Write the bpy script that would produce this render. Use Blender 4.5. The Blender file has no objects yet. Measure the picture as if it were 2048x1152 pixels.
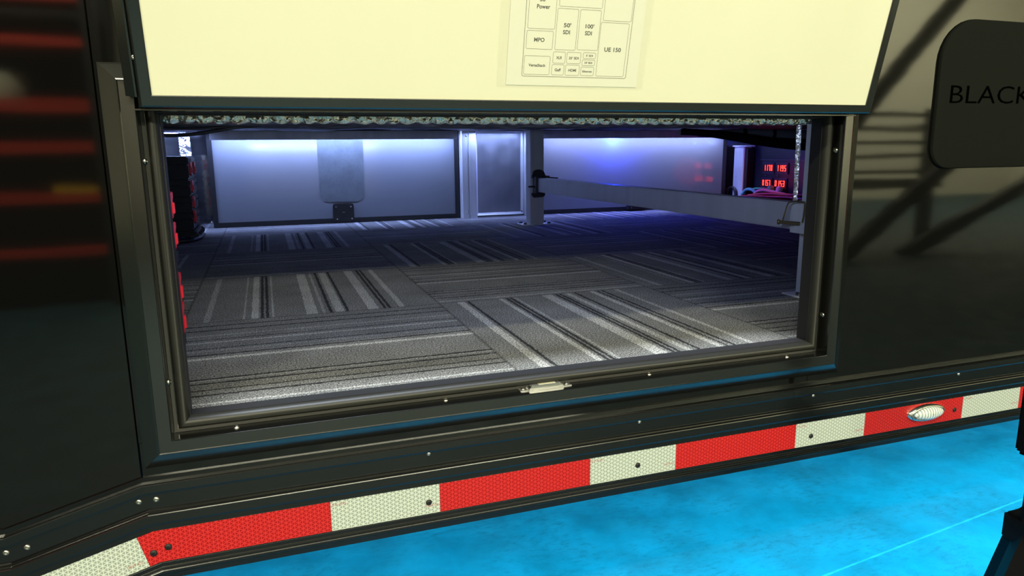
import bpy, bmesh, math, random
from mathutils import Vector, Matrix, noise
random.seed(7)
S = bpy.context.scene
COL = S.collection
ZO = 0.42                       # height of the reflective tape's top edge above the workshop floor
R = math.radians

# ------------------------------------------------------------------ camera
YAW, PITCH, ROLL, FPX = R(19.1679), R(-11.202), R(-0.5574), 1405.474
fw = Vector((math.sin(YAW)*math.cos(PITCH), math.cos(YAW)*math.cos(PITCH), math.sin(PITCH)))
ri = Vector((math.cos(YAW), -math.sin(YAW), 0)); up = ri.cross(fw)
r2 = ri*math.cos(ROLL)+up*math.sin(ROLL); u2 = -ri*math.sin(ROLL)+up*math.cos(ROLL)
cd = bpy.data.cameras.new('camera'); cam = bpy.data.objects.new('camera', cd); COL.objects.link(cam)
cd.sensor_width = 36; cd.lens = FPX/2048*36; cd.clip_start = 0.02; cd.clip_end = 100
m3 = Matrix((r2, u2, -fw)).transposed()
cam.matrix_world = Matrix.Translation(Vector((-0.0618, -1.0843, 0.545+ZO))) @ m3.to_4x4()
S.camera = cam
S.view_settings.view_transform = 'Standard'; S.view_settings.look = 'None'
S.view_settings.gamma = 1; S.view_settings.use_curve_mapping = False
S.view_settings.exposure = 0.0
w = bpy.data.worlds.new('world'); S.world = w; w.use_nodes = True
w.node_tree.nodes['Background'].inputs[0].default_value = (0.6, 0.58, 0.45, 1)
w.node_tree.nodes['Background'].inputs[1].default_value = 0.02

# ------------------------------------------------------------------ lamps
WARM = (1.0, 0.97, 0.70)
def area(name, loc, target, sx, sy, power, col, spread=180):
    l = bpy.data.lights.new(name, 'AREA'); l.shape = 'RECTANGLE'; l.size = sx; l.size_y = sy
    l.energy = power; l.color = col; l.spread = R(spread)
    o = bpy.data.objects.new(name, l); COL.objects.link(o)
    o.location = Vector(loc)+Vector((0, 0, ZO))
    d = (Vector(target)-Vector(loc)).normalized()
    q = Vector((1, 0, 0)); z = -d; y = z.cross(q).normalized(); x = y.cross(z)
    o.rotation_euler = Matrix((x, y, z)).transposed().to_euler()
    return o
FLOOD = (0.6, -6.0, 2.62)
HIGH = (0.6, -2.6, 3.3)
area('flood_row', FLOOD, (0.4, 0, 0.2), 5.0, 0.16, 395, WARM)
area('added_ceiling_row', HIGH, (0.4, 0.1, 0.2), 4.0, 0.2, 60, WARM)  # added overhead row, unseen, putting more light on the floor
area('added_wall_fill', (9.5, -6.3, 3.6), (9.5, -9, 0.6), 6.5, 0.3, 1100, WARM)  # added unseen lamp that brightens the wall mirrored in the panels
area('added_rack_fill', (-2.0, -2.6, 3.2), (-1.9, -4.0, 0.8), 2.0, 0.3, 420, WARM)  # added unseen lamp so the red beams mirror brightly
UNDER = (0.0, 0.60, 0.98)
area('underglow_strip', (0.6, 0.50, -0.07), (0.6, 0.45, -0.42), 4.4, 0.03, 42, UNDER)
area('underglow_front_strip', (0.6, -0.006, -0.084), (0.6, 0.03, -0.42), 4.4, 0.02, 115, UNDER)
COOL = (0.34, 0.46, 1.0)
area('far_door_light_strip', (0.34, 2.850, 0.638), (0.34, 2.76, 0.1), 1.26, 0.02, 11.5, COOL)
area('second_far_door_light_strip', (2.15, 2.850, 0.638), (2.15, 2.76, 0.1), 1.26, 0.02, 7.5, (0.40, 0.48, 1.0))
area('middle_light_strip', (1.24, 2.80, 0.632), (1.24, 2.84, 0.1), 0.36, 0.02, 1.9, COOL)
area('added_left_fill', (-0.52, 2.80, 0.640), (-0.52, 2.86, 0.1), 0.30, 0.02, 3.0, COOL)  # added strip without a fixture, lightening the dim left end
area('sill_light_strip', (0.40, 0.092, 0.594), (0.40, 0.060, 0.1), 1.12, 0.010, 0.85, (0.82, 0.90, 1.0), 26)
area('added_inward_fill', (0.40, 0.105, 0.586), (0.40, 1.0, 0.30), 1.12, 0.010, 3.6, (0.52, 0.64, 1.0), 150)  # added inward fill behind the header, lifting the grey posts
def point(name, loc, power, col, rad=0.01):
    l = bpy.data.lights.new(name, 'POINT'); l.energy = power; l.color = col; l.shadow_soft_size = rad
    o = bpy.data.objects.new(name, l); COL.objects.link(o); o.location = Vector(loc)+Vector((0, 0, ZO)); return o
point('blue_led', (2.00, 2.875, 0.612), 13.0, (0.01, 0.03, 1.0), 0.012)
point('blue_led_board', (2.80, 2.60, 0.57), 0.30, (0.03, 0.06, 1.0))
point('red_led_glow', (2.80, 2.52, 0.38), 0.25, (1.0, 0.03, 0.05), 0.10)

# ------------------------------------------------------------------ materials
def mat(name, base=(0.5, 0.5, 0.5), rough=0.5, metal=0.0, spec=0.5, emit=None, es=0):
    m = bpy.data.materials.new(name); m.use_nodes = True
    b = m.node_tree.nodes['Principled BSDF']
    b.inputs['Base Color'].default_value = (*base, 1); b.inputs['Roughness'].default_value = rough
    b.inputs['Metallic'].default_value = metal; b.inputs['Specular IOR Level'].default_value = spec
    if emit: b.inputs['Emission Color'].default_value = (*emit, 1); b.inputs['Emission Strength'].default_value = es
    return m
class N:
    """small node helper"""
    def __init__(s, m): s.m = m; s.t = m.node_tree; s.b = s.t.nodes['Principled BSDF']
    def n(s, typ, **k):
        x = s.t.nodes.new(typ)
        for a, v in k.items(): setattr(x, a, v)
        return x
    def l(s, a, b): s.t.links.new(a, b)
    def pos(s, scale=(1, 1, 1), rot=(0, 0, 0), loc=(0, 0, 0)):
        g = s.n('ShaderNodeNewGeometry'); mp = s.n('ShaderNodeMapping'); mp.vector_type = 'POINT'
        mp.inputs['Scale'].default_value = scale; mp.inputs['Rotation'].default_value = rot; mp.inputs['Location'].default_value = loc
        s.l(g.outputs['Position'], mp.inputs['Vector']); return mp.outputs['Vector']
    def noise(s, vec, scale, detail=3, rough=0.5):
        x = s.n('ShaderNodeTexNoise'); x.inputs['Scale'].default_value = scale; x.inputs['Detail'].default_value = detail
        x.inputs['Roughness'].default_value = rough; s.l(vec, x.inputs['Vector']); return x.outputs['Fac']
    def ramp(s, fac, stops, interp='LINEAR'):
        x = s.n('ShaderNodeValToRGB'); r = x.color_ramp; r.interpolation = interp
        for i, (p, c) in enumerate(stops):
            if not isinstance(c, (tuple, list)): c = (c, c, c)
            e = r.elements[i] if i < 2 else r.elements.new(p)
            e.position = p; e.color = (*c, 1)
        s.l(fac, x.inputs['Fac']); return x.outputs['Color']
    def math(s, op, a, b=None, c=None):
        x = s.n('ShaderNodeMath'); x.operation = op
        for i, v in enumerate((a, b, c)):
            if v is None: continue
            if isinstance(v, (int, float)): x.inputs[i].default_value = v
            else: s.l(v, x.inputs[i])
        return x.outputs[0]
    def mix(s, f, a, b, mode='MIX'):
        x = s.n('ShaderNodeMix'); x.data_type = 'RGBA'; x.blend_type = mode
        for sock, v in ((x.inputs[0], f), (x.inputs[6], a), (x.inputs[7], b)):
            if isinstance(v, (int, float)): sock.default_value = v
            elif isinstance(v, tuple): sock.default_value = (*v, 1)
            else: s.l(v, sock)
        return x.outputs[2]
    def bump(s, h, strength, dist):
        x = s.n('ShaderNodeBump'); x.inputs['Strength'].default_value = strength; x.inputs['Distance'].default_value = dist
        s.l(h, x.inputs['Height']); s.l(x.outputs[0], s.b.inputs['Normal'])
    def base(s, c): s.l(c, s.b.inputs['Base Color'])
    def rough(s, c): s.l(c, s.b.inputs['Roughness'])
    def sep(s, v):
        x = s.n('ShaderNodeSeparateXYZ'); s.l(v, x.inputs[0]); return x.outputs
    def comb(s, a, b, c):
        x = s.n('ShaderNodeCombineXYZ')
        for i, v in enumerate((a, b, c)):
            if isinstance(v, (int, float)): x.inputs[i].default_value = v
            else: s.l(v, x.inputs[i])
        return x.outputs[0]

M = {}
m = mat('glossy_black_paint', (0.003, 0.003, 0.003), 0.05, spec=0.5); m.node_tree.nodes['Principled BSDF'].inputs['IOR'].default_value = 1.55; M['gloss'] = m; n = N(m)
n.bump(n.noise(n.pos((1.5, 1, 6)), 1.6, 2), 0.05, 0.005)
m = mat('satin_black_aluminium', (0.006, 0.006, 0.0055), 0.27, spec=0.5); m.node_tree.nodes['Principled BSDF'].inputs['IOR'].default_value = 2.0; M['trim'] = m; n = N(m)
n.rough(n.ramp(n.noise(n.pos(), 6, 2), [(0.3, 0.15), (0.7, 0.18)]))
m = mat('black_seal_rubber', (0.014, 0.014, 0.012), 0.46); M['seal'] = m; n = N(m)
n.bump(n.noise(n.pos((1, 1, 1)), 400, 2), 0.15, 0.0005)
M['rail'] = mat('black_rail_plastic', (0.003, 0.0035, 0.004), 0.18, spec=0.5)
M['rail'].node_tree.nodes['Principled BSDF'].inputs['IOR'].default_value = 1.7
M['flat'] = mat('matte_black', (0.006, 0.006, 0.007), 0.6)
M['dark'] = mat('soft_black_cable', (0.004, 0.004, 0.005), 0.45)
m = mat('cream_door_skin', (0.80, 0.79, 0.66), 0.35); M['cream'] = m; n = N(m)
n.base(n.ramp(n.noise(n.pos((1, 1, 0.6)), 3.5, 3), [(0.3, (0.655, 0.645, 0.49)), (0.7, (0.69, 0.68, 0.52))]))
m = mat('paper', (0.69, 0.69, 0.58), 0.6); M['paper'] = m
M['ink'] = mat('black_ink', (0.02, 0.02, 0.015), 0.7)
M['inkline'] = mat('thin_grey_ink_line', (0.13, 0.13, 0.09), 0.7)
M['inkred'] = mat('red_print', (0.35, 0.03, 0.02), 0.6)
M['steel'] = mat('zinc_screw', (0.55, 0.54, 0.50), 0.25, metal=1.0)
M['bright'] = mat('satin_bright_steel', (0.45, 0.45, 0.43), 0.28, metal=0.8)
M['chrome'] = mat('chrome', (0.85, 0.85, 0.83), 0.07, metal=1.0)
M['ivory'] = mat('ivory_insert', (0.62, 0.58, 0.40), 0.4)
m = mat('clear_lens', (0.75, 0.80, 0.80), 0.08, spec=0.8); M['lens'] = m; n = N(m)
v = n.sep(n.pos()); wv = n.math('SINE', n.math('MULTIPLY', v[0], 900)); n.base(n.ramp(n.math('MULTIPLY_ADD', wv, 0.5, 0.5), [(0.1, (0.35, 0.42, 0.42)), (0.7, (0.85, 0.9, 0.88))]))
n.bump(wv, 0.3, 0.001)
# clear plastic sleeve: mostly see-through with a gloss
m = bpy.data.materials.new('clear_plastic_sleeve'); m.use_nodes = True; M['sleeve'] = m; t = m.node_tree
b = t.nodes['Principled BSDF']; b.inputs['Base Color'].default_value = (0.75, 0.75, 0.65, 1); b.inputs['Roughness'].default_value = 0.12
tr = t.nodes.new('ShaderNodeBsdfTransparent'); mx = t.nodes.new('ShaderNodeMixShader'); mx.inputs[0].default_value = 0.08
t.links.new(tr.outputs[0], mx.inputs[1]); t.links.new(b.outputs[0], mx.inputs[2])
t.links.new(mx.outputs[0], t.nodes['Material Output'].inputs[0]); b.inputs['Specular IOR Level'].default_value = 0.6
# aluminium
def alum(name, c, rough, streak=0.35, metal=0.65):
    m = mat(name, c, rough, metal=metal); n = N(m)
    f = n.noise(n.pos((1, 1, 0.12)), 25, 4)
    n.base(n.ramp(f, [(0.3, tuple(x*(1-streak) for x in c)), (0.7, c)]))
    n.rough(n.ramp(n.noise(n.pos(), 14, 3), [(0.3, rough*0.8), (0.7, min(1, rough*1.25))])); return m
M['alum'] = alum('mill_aluminium', (0.62, 0.64, 0.68), 0.38)
M['alum_bright'] = alum('bright_aluminium_channel', (0.80, 0.82, 0.86), 0.45, 0.15)
M['alum_dark'] = alum('dull_recessed_aluminium', (0.36, 0.37, 0.40), 0.36, 0.10, 0.7)
M['alum_mirror'] = alum('polished_aluminium_sheet', (0.50, 0.51, 0.55), 0.09, 0.2, 0.95)
M['post'] = alum('grey_square_tube', (0.48, 0.50, 0.53), 0.42, 0.2, 0.0)
M['bar'] = alum('brushed_bar', (0.50, 0.51, 0.55), 0.40, 0.12, 0.35)
m = mat('white_gloss_far_door', (0.20, 0.21, 0.225), 0.12, spec=0.6); M['fardoor'] = m; n = N(m)
n.rough(n.ramp(n.noise(n.pos((1, 1, 3)), 9, 4), [(0.3, 0.07), (0.75, 0.12)]))
m = mat('dull_sheet_film', (0.30, 0.33, 0.34), 0.45); M['film'] = m; n = N(m)
n.base(n.ramp(n.noise(n.pos(), 14, 6, 0.7), [(0.35, (0.10, 0.115, 0.12)), (0.7, (0.145, 0.165, 0.17))]))
# foil bubble wrap
m = mat('crinkled_foil_insulation', (0.95, 0.95, 0.93), 0.17, metal=0.9); M['foil'] = m; n = N(m)
p = n.pos()
vo = n.n('ShaderNodeTexVoronoi'); vo.inputs['Scale'].default_value = 85; n.l(p, vo.inputs['Vector'])
h = n.math('ADD', n.math('MULTIPLY', vo.outputs['Distance'], -1.0), n.math('MULTIPLY', n.noise(p, 260, 3), 0.7))
n.bump(h, 0.8, 0.003)
m = mat('shaded_foil_underside', (0.14, 0.14, 0.15), 0.5, metal=0.4); M['foilunder'] = m; n = N(m)  # same foil, darkened in its colour for the shade on the underside
n.bump(n.noise(n.pos((1, 1, 1)), 45, 4, 0.6), 0.8, 0.01)
n.base(n.ramp(n.noise(n.pos(), 30, 4, .6), [(0.45, (0.03, 0.03, 0.035)), (0.8, (0.25, 0.25, 0.28))]))
# plastics, cables
M['box'] = mat('black_case_plastic', (0.004, 0.004, 0.005), 0.45, spec=0.25)
M['stand'] = mat('dull_black_stand', (0.003, 0.003, 0.004), 0.8, spec=0.05)
M['inner'] = mat('grey_inner_skin', (0.30, 0.31, 0.33), 0.6)
M['redlatch'] = mat('red_latch_plastic', (0.62, 0.015, 0.03), 0.35)
M['handle'] = mat('grey_handle_rod', (0.16, 0.16, 0.17), 0.35, metal=0.6)
M['cred'] = mat('red_cable', (0.45, 0.01, 0.03), 0.35)
M['cpink'] = mat('pink_cable', (0.75, 0.35, 0.42), 0.4)
M['cgreen'] = mat('green_cable', (0.08, 0.45, 0.25), 0.4)
M['cteal'] = mat('teal_cable', (0.12, 0.35, 0.38), 0.4)
M['cwhite'] = mat('white_cap', (0.75, 0.72, 0.80), 0.4)
M['duct'] = mat('grey_duct', (0.14, 0.15, 0.18), 0.5)
m = mat('dark_board', (0.010, 0.011, 0.018), 0.35); M['board'] = m
M['bezel'] = mat('display_bezel', (0.05, 0.055, 0.08), 0.4)
M['digit'] = mat('lit_red_digit', (0.3, 0, 0), 0.5, emit=(1.0, 0.02, 0.01), es=10)
M['bluelens'] = mat('lit_blue_led', (0.1, 0.2, 0.8), 0.4, emit=(0.15, 0.3, 1.0), es=14)
M['ledstrip'] = mat('lit_led_strip', (0.8, 0.9, 1.0), 0.4, emit=(0.6, 0.75, 1.0), es=3)
M['lamp'] = mat('lit_tube', (1, 1, 0.8), 0.4, emit=(1, 0.97, 0.65), es=6)
M['plate'] = mat('dark_green_grey_plate', (0.0075, 0.0085, 0.007), 0.8, spec=0.05)
M['platetext'] = mat('black_raised_lettering', (0.0005, 0.0005, 0.0005), 0.9, spec=0.0)
M['brass'] = mat('brass_pin', (0.42, 0.34, 0.18), 0.3, metal=1.0)
M['wallout'] = mat('cream_workshop_wall', (0.62, 0.60, 0.48), 0.8)
M['ceilout'] = mat('workshop_ceiling', (0.25, 0.25, 0.22), 0.9)
M['rackred'] = mat('red_rack_beam', (0.55, 0.04, 0.02), 0.5)
M['rackdark'] = mat('dark_steel', (0.02, 0.02, 0.02), 0.5)
M['slat'] = mat('pale_slat', (0.45, 0.43, 0.33), 0.7)
# retroreflective tape: fine triangular cells
def tape(name, cell, line, rough):
    m = mat(name, cell, rough, spec=0.6); n = N(m); v = n.sep(n.pos())
    k = 1/0.0062; outs = []
    for a in (0, 60, 120):
        c, s_ = math.cos(R(a)), math.sin(R(a))
        u = n.math('ADD', n.math('MULTIPLY', v[0], c*k*1.0), n.math('MULTIPLY', v[2], s_*k))
        f = n.math('ABSOLUTE', n.math('SUBTRACT', n.math('FRACT', u), 0.5)); outs.append(f)
    mxn = n.math('MAXIMUM', n.math('MAXIMUM', outs[0], outs[1]), outs[2])
    n.base(n.ramp(mxn, [(0.36, cell), (0.47, line)])); n.bump(mxn, 0.3, 0.0008); return m
M['tapew'] = tape('white_reflective_tape', (0.27, 0.31, 0.28), (0.62, 0.67, 0.61), 0.3)
M['taper'] = tape('red_reflective_tape', (0.33, 0.001, 0.002), (0.60, 0.025, 0.022), 0.3)
# workshop concrete with the cyan underglow tinted into its base colour
m = mat('cyan_glow_concrete', (0.0, 0.38, 0.9), 0.45); M['cyan'] = m; n = N(m)
p = n.pos()
c1 = n.ramp(n.noise(p, 5.5, 5, 0.62), [(0.34, (0.005, 0.028, 0.037)), (0.50, (0.005, 0.042, 0.055)), (0.62, (0.005, 0.053, 0.069))])
sp = n.ramp(n.noise(n.pos((1, 2.4, 1)), 34, 7, 0.78), [(0.50, 1.0), (0.62, 0.45)])
msk = n.ramp(n.noise(p, 4.0, 3), [(0.38, 0.0), (0.55, 1.0)])
c2 = n.mix(n.math('MULTIPLY', msk, 0.8), c1, n.mix(1.0, c1, sp, 'MULTIPLY'))
g = n.sep(p)
ln = n.math('ABSOLUTE', n.math('SUBTRACT', g[1], n.math('MULTIPLY_ADD', g[0], 0.1237, -0.0828)))
wob = n.math('MULTIPLY_ADD', n.noise(p, 25, 3), 0.006, -0.003)
line = n.ramp(n.math('ADD', ln, wob), [(0.0015, 1.0), (0.0035, 0.0)])
n.base(n.mix(line, c2, (0.03, 0.09, 0.10)))
n.rough(n.ramp(n.noise(p, 8, 4), [(0.3, 0.5), (0.7, 0.75)])); n.bump(n.noise(p, 70, 4), 0.15, 0.002)
# carpet tiles
TX0, TY0, TW = -0.2650, 0.060, 0.6120
m = mat('striped_carpet_tiles', (0.1, 0.1, 0.09), 0.95, spec=0.1); M['carpet'] = m; n = N(m)
p = n.pos(); g = n.sep(p)
nz = n.noise(p, 110, 2); jit = n.math('MULTIPLY_ADD', nz, 0.014, -0.007)
a = n.math('MULTIPLY', n.math('SUBTRACT', g[0], TX0), 1/TW); b_ = n.math('MULTIPLY', n.math('SUBTRACT', g[1], TY0), 1/TW)
ia, ib = n.math('FLOOR', a), n.math('FLOOR', b_); fa, fb = n.math('FRACT', a), n.math('FRACT', b_)
par = n.math('MODULO', n.math('ADD', n.math('ADD', ia, ib), 40), 2)          # 0 = stripes along x, 1 = stripes along y
u = n.math('ADD', n.mix(par, n.comb(fb, fb, fb), n.comb(fa, fa, fa)), jit)
def stripes(lights, darks):
    ev = [(0.0, 0.42)]
    for lo, hi, v in lights: ev += [(lo, v), (hi, 0.42)]
    for c in darks: ev += [(c-0.005, 0.0), (c+0.005, 0.42)]
    ev.sort(); out = []
    for e in ev:
        if out and abs(e[0]-out[-1][0]) < 1e-4: out[-1] = e
        else: out.append(e)
    assert len(out) <= 32, len(out)
    return out
SA = n.ramp(u, stripes([(0.078, 0.108, 1), (0.262, 0.285, 1), (0.335, 0.345, .8), (0.468, 0.512, 1), (0.582, 0.605, .9), (0.70, 0.725, 1), (0.825, 0.845, .9)],
                       [0.125, 0.30, 0.32, 0.535, 0.555, 0.63, 0.74, 0.765]), 'CONSTANT')
SB = n.ramp(u, stripes([(0.068, 0.090, .8), (0.212, 0.220, .8), (0.245, 0.270, 1), (0.322, 0.332, .9), (0.455, 0.500, 1), (0.518, 0.530, .8), (0.568, 0.602, .9), (0.700, 0.745, 1), (0.83, 0.852, .9)],
                       [0.285, 0.305, 0.55, 0.618, 0.77, 0.79]), 'CONSTANT')
SC = n.ramp(u, stripes([(0.775, 0.787, .75), (0.672, 0.688, .9), (0.565, 0.575, .7), (0.462, 0.488, 1), (0.235, 0.245, .7), (0.03, 0.042, .9)],
                       [0.255, 0.21, 0.105, 0.15, 0.52, 0.60, 0.72, 0.86, 0.93]), 'CONSTANT')
alt = n.math('MODULO', n.math('ADD', n.math('FLOOR', n.math('MULTIPLY', n.math('ADD', ia, 20), 1.0)), 0), 2)
st = n.mix(par, SC, n.mix(alt, SB, SA))
tone = n.ramp(st, [(0.0, (0.030, 0.031, 0.033)), (0.42, (0.155, 0.155, 0.15)), (1.0, (0.33, 0.33, 0.315))])
pile = n.ramp(n.noise(p, 300, 3, 0.9), [(0.40, 0.18), (0.5, 0.9), (0.61, 2.4)])
big = n.ramp(n.noise(p, 9, 3), [(0.3, 0.85), (0.7, 1.15)])
edge = n.math('MINIMUM', n.math('MINIMUM', fa, n.math('SUBTRACT', 1, fa)), n.math('MINIMUM', fb, n.math('SUBTRACT', 1, fb)))
seam = n.ramp(edge, [(0.002, 0.55), (0.008, 1.0)])
n.base(n.mix(1.0, n.mix(1.0, n.mix(1.0, tone, pile, 'MULTIPLY'), big, 'MULTIPLY'), seam, 'MULTIPLY'))
n.bump(n.math('ADD', n.noise(p, 420, 2, .8), n.math('MULTIPLY', edge, 0)), 0.9, 0.004)

# ------------------------------------------------------------------ mesh helpers (all coordinates: x along the trailer, y into it, z above the tape edge)
WL = {}
def V3(p): return Vector((p[0], p[1], p[2]+ZO))
def link(name, me, mt, parent=None, loc=None):
    o = bpy.data.objects.new(name, me); COL.objects.link(o)
    if mt: me.materials.append(mt)
    loc = Vector(loc) if loc is not None else Vector((0, 0, 0)); WL[o] = loc
    if parent: o.parent = parent; o.location = loc-WL[parent]
    else: o.location = loc
    return o
def empty(name, p, label=None, cat=None, group=None, kind=None):
    o = bpy.data.objects.new(name, None); COL.objects.link(o); o.empty_display_size = .05
    WL[o] = V3(p); o.location = WL[o]; tag(o, label, cat, group, kind); return o
def tag(o, label=None, cat=None, group=None, kind=None):
    if label: o['label'] = label
    if cat: o['category'] = cat
    if group: o['group'] = group
    if kind: o['kind'] = kind
    return o
class B:
    def __init__(s): s.bm = bmesh.new()
    def face(s, vs):
        try: return s.bm.faces.new(vs)
        except ValueError: return None
    def box(s, lo, hi, bev=0.0, seg=2, rot=None):
        c = [(a+b)/2 for a, b in zip(lo, hi)]; d = [abs(b-a) for a, b in zip(lo, hi)]
        mtx = Matrix.Translation(c)
        if rot is not None: mtx = mtx @ rot.to_4x4()
        mtx = mtx @ Matrix.Diagonal((*d, 1))
        r = bmesh.ops.create_cube(s.bm, size=1, matrix=mtx)
        if bev:
            es = list({e for v in r['verts'] for e in v.link_edges})
            bmesh.ops.bevel(s.bm, geom=es, offset=min(bev, min(d)*.45), segments=seg, affect='EDGES', clamp_overlap=True)
        return s
    def prism(s, pts, axis, lo, hi, bev=0):
        """polygon pts (a,b) extruded along axis from lo to hi; axis x -> (y,z), y -> (x,z), z -> (x,y)"""
        f = {'x': lambda a, b, c: (c, a, b), 'y': lambda a, b, c: (a, c, b), 'z': lambda a, b, c: (a, b, c)}[axis]
        v0 = [s.bm.verts.new(f(a, b, lo)) for a, b in pts]; v1 = [s.bm.verts.new(f(a, b, hi)) for a, b in pts]
        fs = [s.face(v0), s.face(v1[::-1])]; k = len(pts)
        for i in range(k): fs.append(s.face([v0[i], v1[i], v1[(i+1) % k], v0[(i+1) % k]]))
        if bev:
            es = list({e for v in v1+v0 for e in v.link_edges})
            bmesh.ops.bevel(s.bm, geom=es, offset=bev, segments=2, affect='EDGES')
        return s
    def loops(s, ls, closed=True, cap=False):
        """join rings of vertices"""
        vs = [[s.bm.verts.new(p) for p in l] for l in ls]; k = len(ls[0])
        for a, b in zip(vs, vs[1:]):
            for i in range(k if closed else k-1):
                s.face([a[i], a[(i+1) % k], b[(i+1) % k], b[i]])
        if cap: s.face(vs[0][::-1]); s.face(vs[-1])
        return s
    def tube(s, path, rad, seg=10, smooth=4, cap=True):
        P = [Vector(p) for p in path]
        if smooth and len(P) > 2:
            Q = []
            for i in range(len(P)-1):
                p0, p1, p2, p3 = P[max(i-1, 0)], P[i], P[i+1], P[min(i+2, len(P)-1)]
                for j in range(smooth):
                    t = j/smooth
                    Q.append(0.5*((2*p1)+(-p0+p2)*t+(2*p0-5*p1+4*p2-p3)*t*t+(-p0+3*p1-3*p2+p3)*t**3))
            Q.append(P[-1]); P = Q
        ls = []; prev = None
        for i, p in enumerate(P):
            d = (P[min(i+1, len(P)-1)]-P[max(i-1, 0)]).normalized()
            if prev is None: a = d.cross(Vector((0, 0, 1)) if abs(d.z) < .9 else Vector((1, 0, 0))).normalized()
            else: a = (prev-d*prev.dot(d)).normalized()
            prev = a; b = d.cross(a); r = rad(i/(len(P)-1)) if callable(rad) else rad
            ls.append([p+(a*math.cos(2*math.pi*j/seg)+b*math.sin(2*math.pi*j/seg))*r for j in range(seg)])
        return s.loops(ls, True, cap)
    def lathe(s, prof, c, ax=(0, -1, 0), seg=20):
        """prof (r,h) spun about ax through c"""
        ax = Vector(ax).normalized(); a = ax.orthogonal().normalized(); b = ax.cross(a); c = Vector(c)
        ls = [[c+ax*h+(a*math.cos(2*math.pi*j/seg)+b*math.sin(2*math.pi*j/seg))*max(r, 1e-5) for j in range(seg)] for r, h in prof]
        return s.loops(ls, True, True)
    def frame(s, rect, prof, xform=None):
        """mitred picture frame in the x-z plane: rect x0,x1,z0,z1; prof (inset, y)"""
        x0, x1, z0, z1 = rect; ls = []
        for d, y in prof:
            ring = [(x0+d, y, z0+d), (x1-d, y, z0+d), (x1-d, y, z1-d), (x0+d, y, z1-d)]
            if xform: ring = [xform(q) for q in ring]
            ls.append(ring)
        return s.loops(ls+[ls[0]] if False else ls, True)
    def build(s, name, mt, parent=None, smooth=False, angle=35, origin=None):
        bm = s.bm
        bmesh.ops.remove_doubles(bm, verts=bm.verts, dist=1e-6)
        bmesh.ops.recalc_face_normals(bm, faces=bm.faces)
        xs = [v.co.x for v in bm.verts]; ys = [v.co.y for v in bm.verts]; zs = [v.co.z for v in bm.verts]
        c = Vector(((min(xs)+max(xs))/2, (min(ys)+max(ys))/2, min(zs))) if origin is None else Vector(origin)
        for v in bm.verts: v.co -= c
        for f in bm.faces: f.smooth = smooth
        me = bpy.data.meshes.new(name); bm.to_mesh(me); bm.free()
        if smooth:
            try: me.set_sharp_from_angle(angle=R(angle))
            except Exception: pass
        return link(name, me, mt, parent, V3(c))
def inst(src, name, p, parent):
    o = src.copy(); o.name = name; COL.objects.link(o); WL[o] = V3(p); o.parent = parent; o.location = WL[o]-WL[parent]; return o
def textmesh(txt, width, height, thick=0.0, weight=0.0):
    cu = bpy.data.curves.new('printed_text', 'FONT'); cu.body = txt; cu.extrude = thick; cu.offset = weight; cu.resolution_u = 3
    ob = bpy.data.objects.new('printed_text', cu); COL.objects.link(ob)
    dg = bpy.context.evaluated_depsgraph_get(); me = bpy.data.meshes.new_from_object(ob.evaluated_get(dg))
    bpy.data.objects.remove(ob); bpy.data.curves.remove(cu)
    xs = [v.co.x for v in me.vertices]; ys = [v.co.y for v in me.vertices]; zs = [v.co.z for v in me.vertices]
    sx = width/(max(xs)-min(xs)); cx = (max(xs)+min(xs))/2
    sy = sx if height is None else height/(max(ys)-min(ys)); cy = (max(ys)+min(ys))/2
    tris = [[((v.co.x-cx)*sx, (v.co.y-cy)*sy, v.co.z) for v in (me.vertices[i] for i in f.vertices)] for f in me.polygons]
    bpy.data.meshes.remove(me); return tris
def addtext(bld, txt, width, height, f, thick=0.0, weight=0.0):
    for poly in textmesh(txt, width, height, thick, weight):
        vs = [bld.bm.verts.new(f(*q)) for q in poly]; bld.face(vs)

# ================================================================== WORKSHOP (setting)
b = B(); b.box((-9, -9, -ZO-0.05), (14, 6, -ZO)); tag(b.build('floor', M['cyan']), 'worn concrete workshop floor, cyan underglow tinted into its colour', kind='structure')
b = B(); b.box((-9, -9.1, -ZO), (14, -9, 4.4)); tag(b.build('wall_behind', M['wallout']), 'cream workshop wall mirrored in the black paint', kind='structure')
b = B(); b.box((-9, -9, 4.4), (14, 6, 4.5)); tag(b.build('ceiling', M['ceilout']), 'workshop ceiling', kind='structure')
b = B(); b.box((-9.1, -9, -ZO), (-9, 6, 4.4)); tag(b.build('wall_left', M['wallout']), 'workshop side wall', kind='structure')
b = B(); b.box((14, -9, -ZO), (14.1, 6, 4.4)); tag(b.build('wall_right', M['wallout']), 'workshop side wall', kind='structure')

# storage rack with red beams (seen mirrored in the glossy panel, left)
rk = empty('storage_rack', (-1.9, -4.0, -ZO), 'tall storage rack with red beams mirrored as red streaks in black panel', 'rack')
for x in (-2.9, -0.98):
    b = B(); b.box((x-.04, -4.3, -ZO), (x+.04, -4.2, 2.2)).box((x-.04, -3.95, -ZO), (x+.04, -3.87, 2.2)); b.build('upright', M['rackdark'], rk)
for z in (0.27, 0.58, 0.82, 1.19, 1.44, -0.05):
    b = B(); b.box((-2.86, -3.96, z-.032), (-1.0, -3.90, z+.032), .006); b.build('beam', M['rackred'], rk)
    b = B(); b.box((-2.86, -4.28, z-.02), (-1.0, -3.97, z+.0)); b.build('shelf', M['rackdark'], rk)
b = B(); b.box((-2.98, -4.36, -ZO), (-.92, -4.32, 2.3)); b.build('added_backing', M['rackdark'], rk)  # added dark backing, hides the bright wall between the mirrored beams
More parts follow.
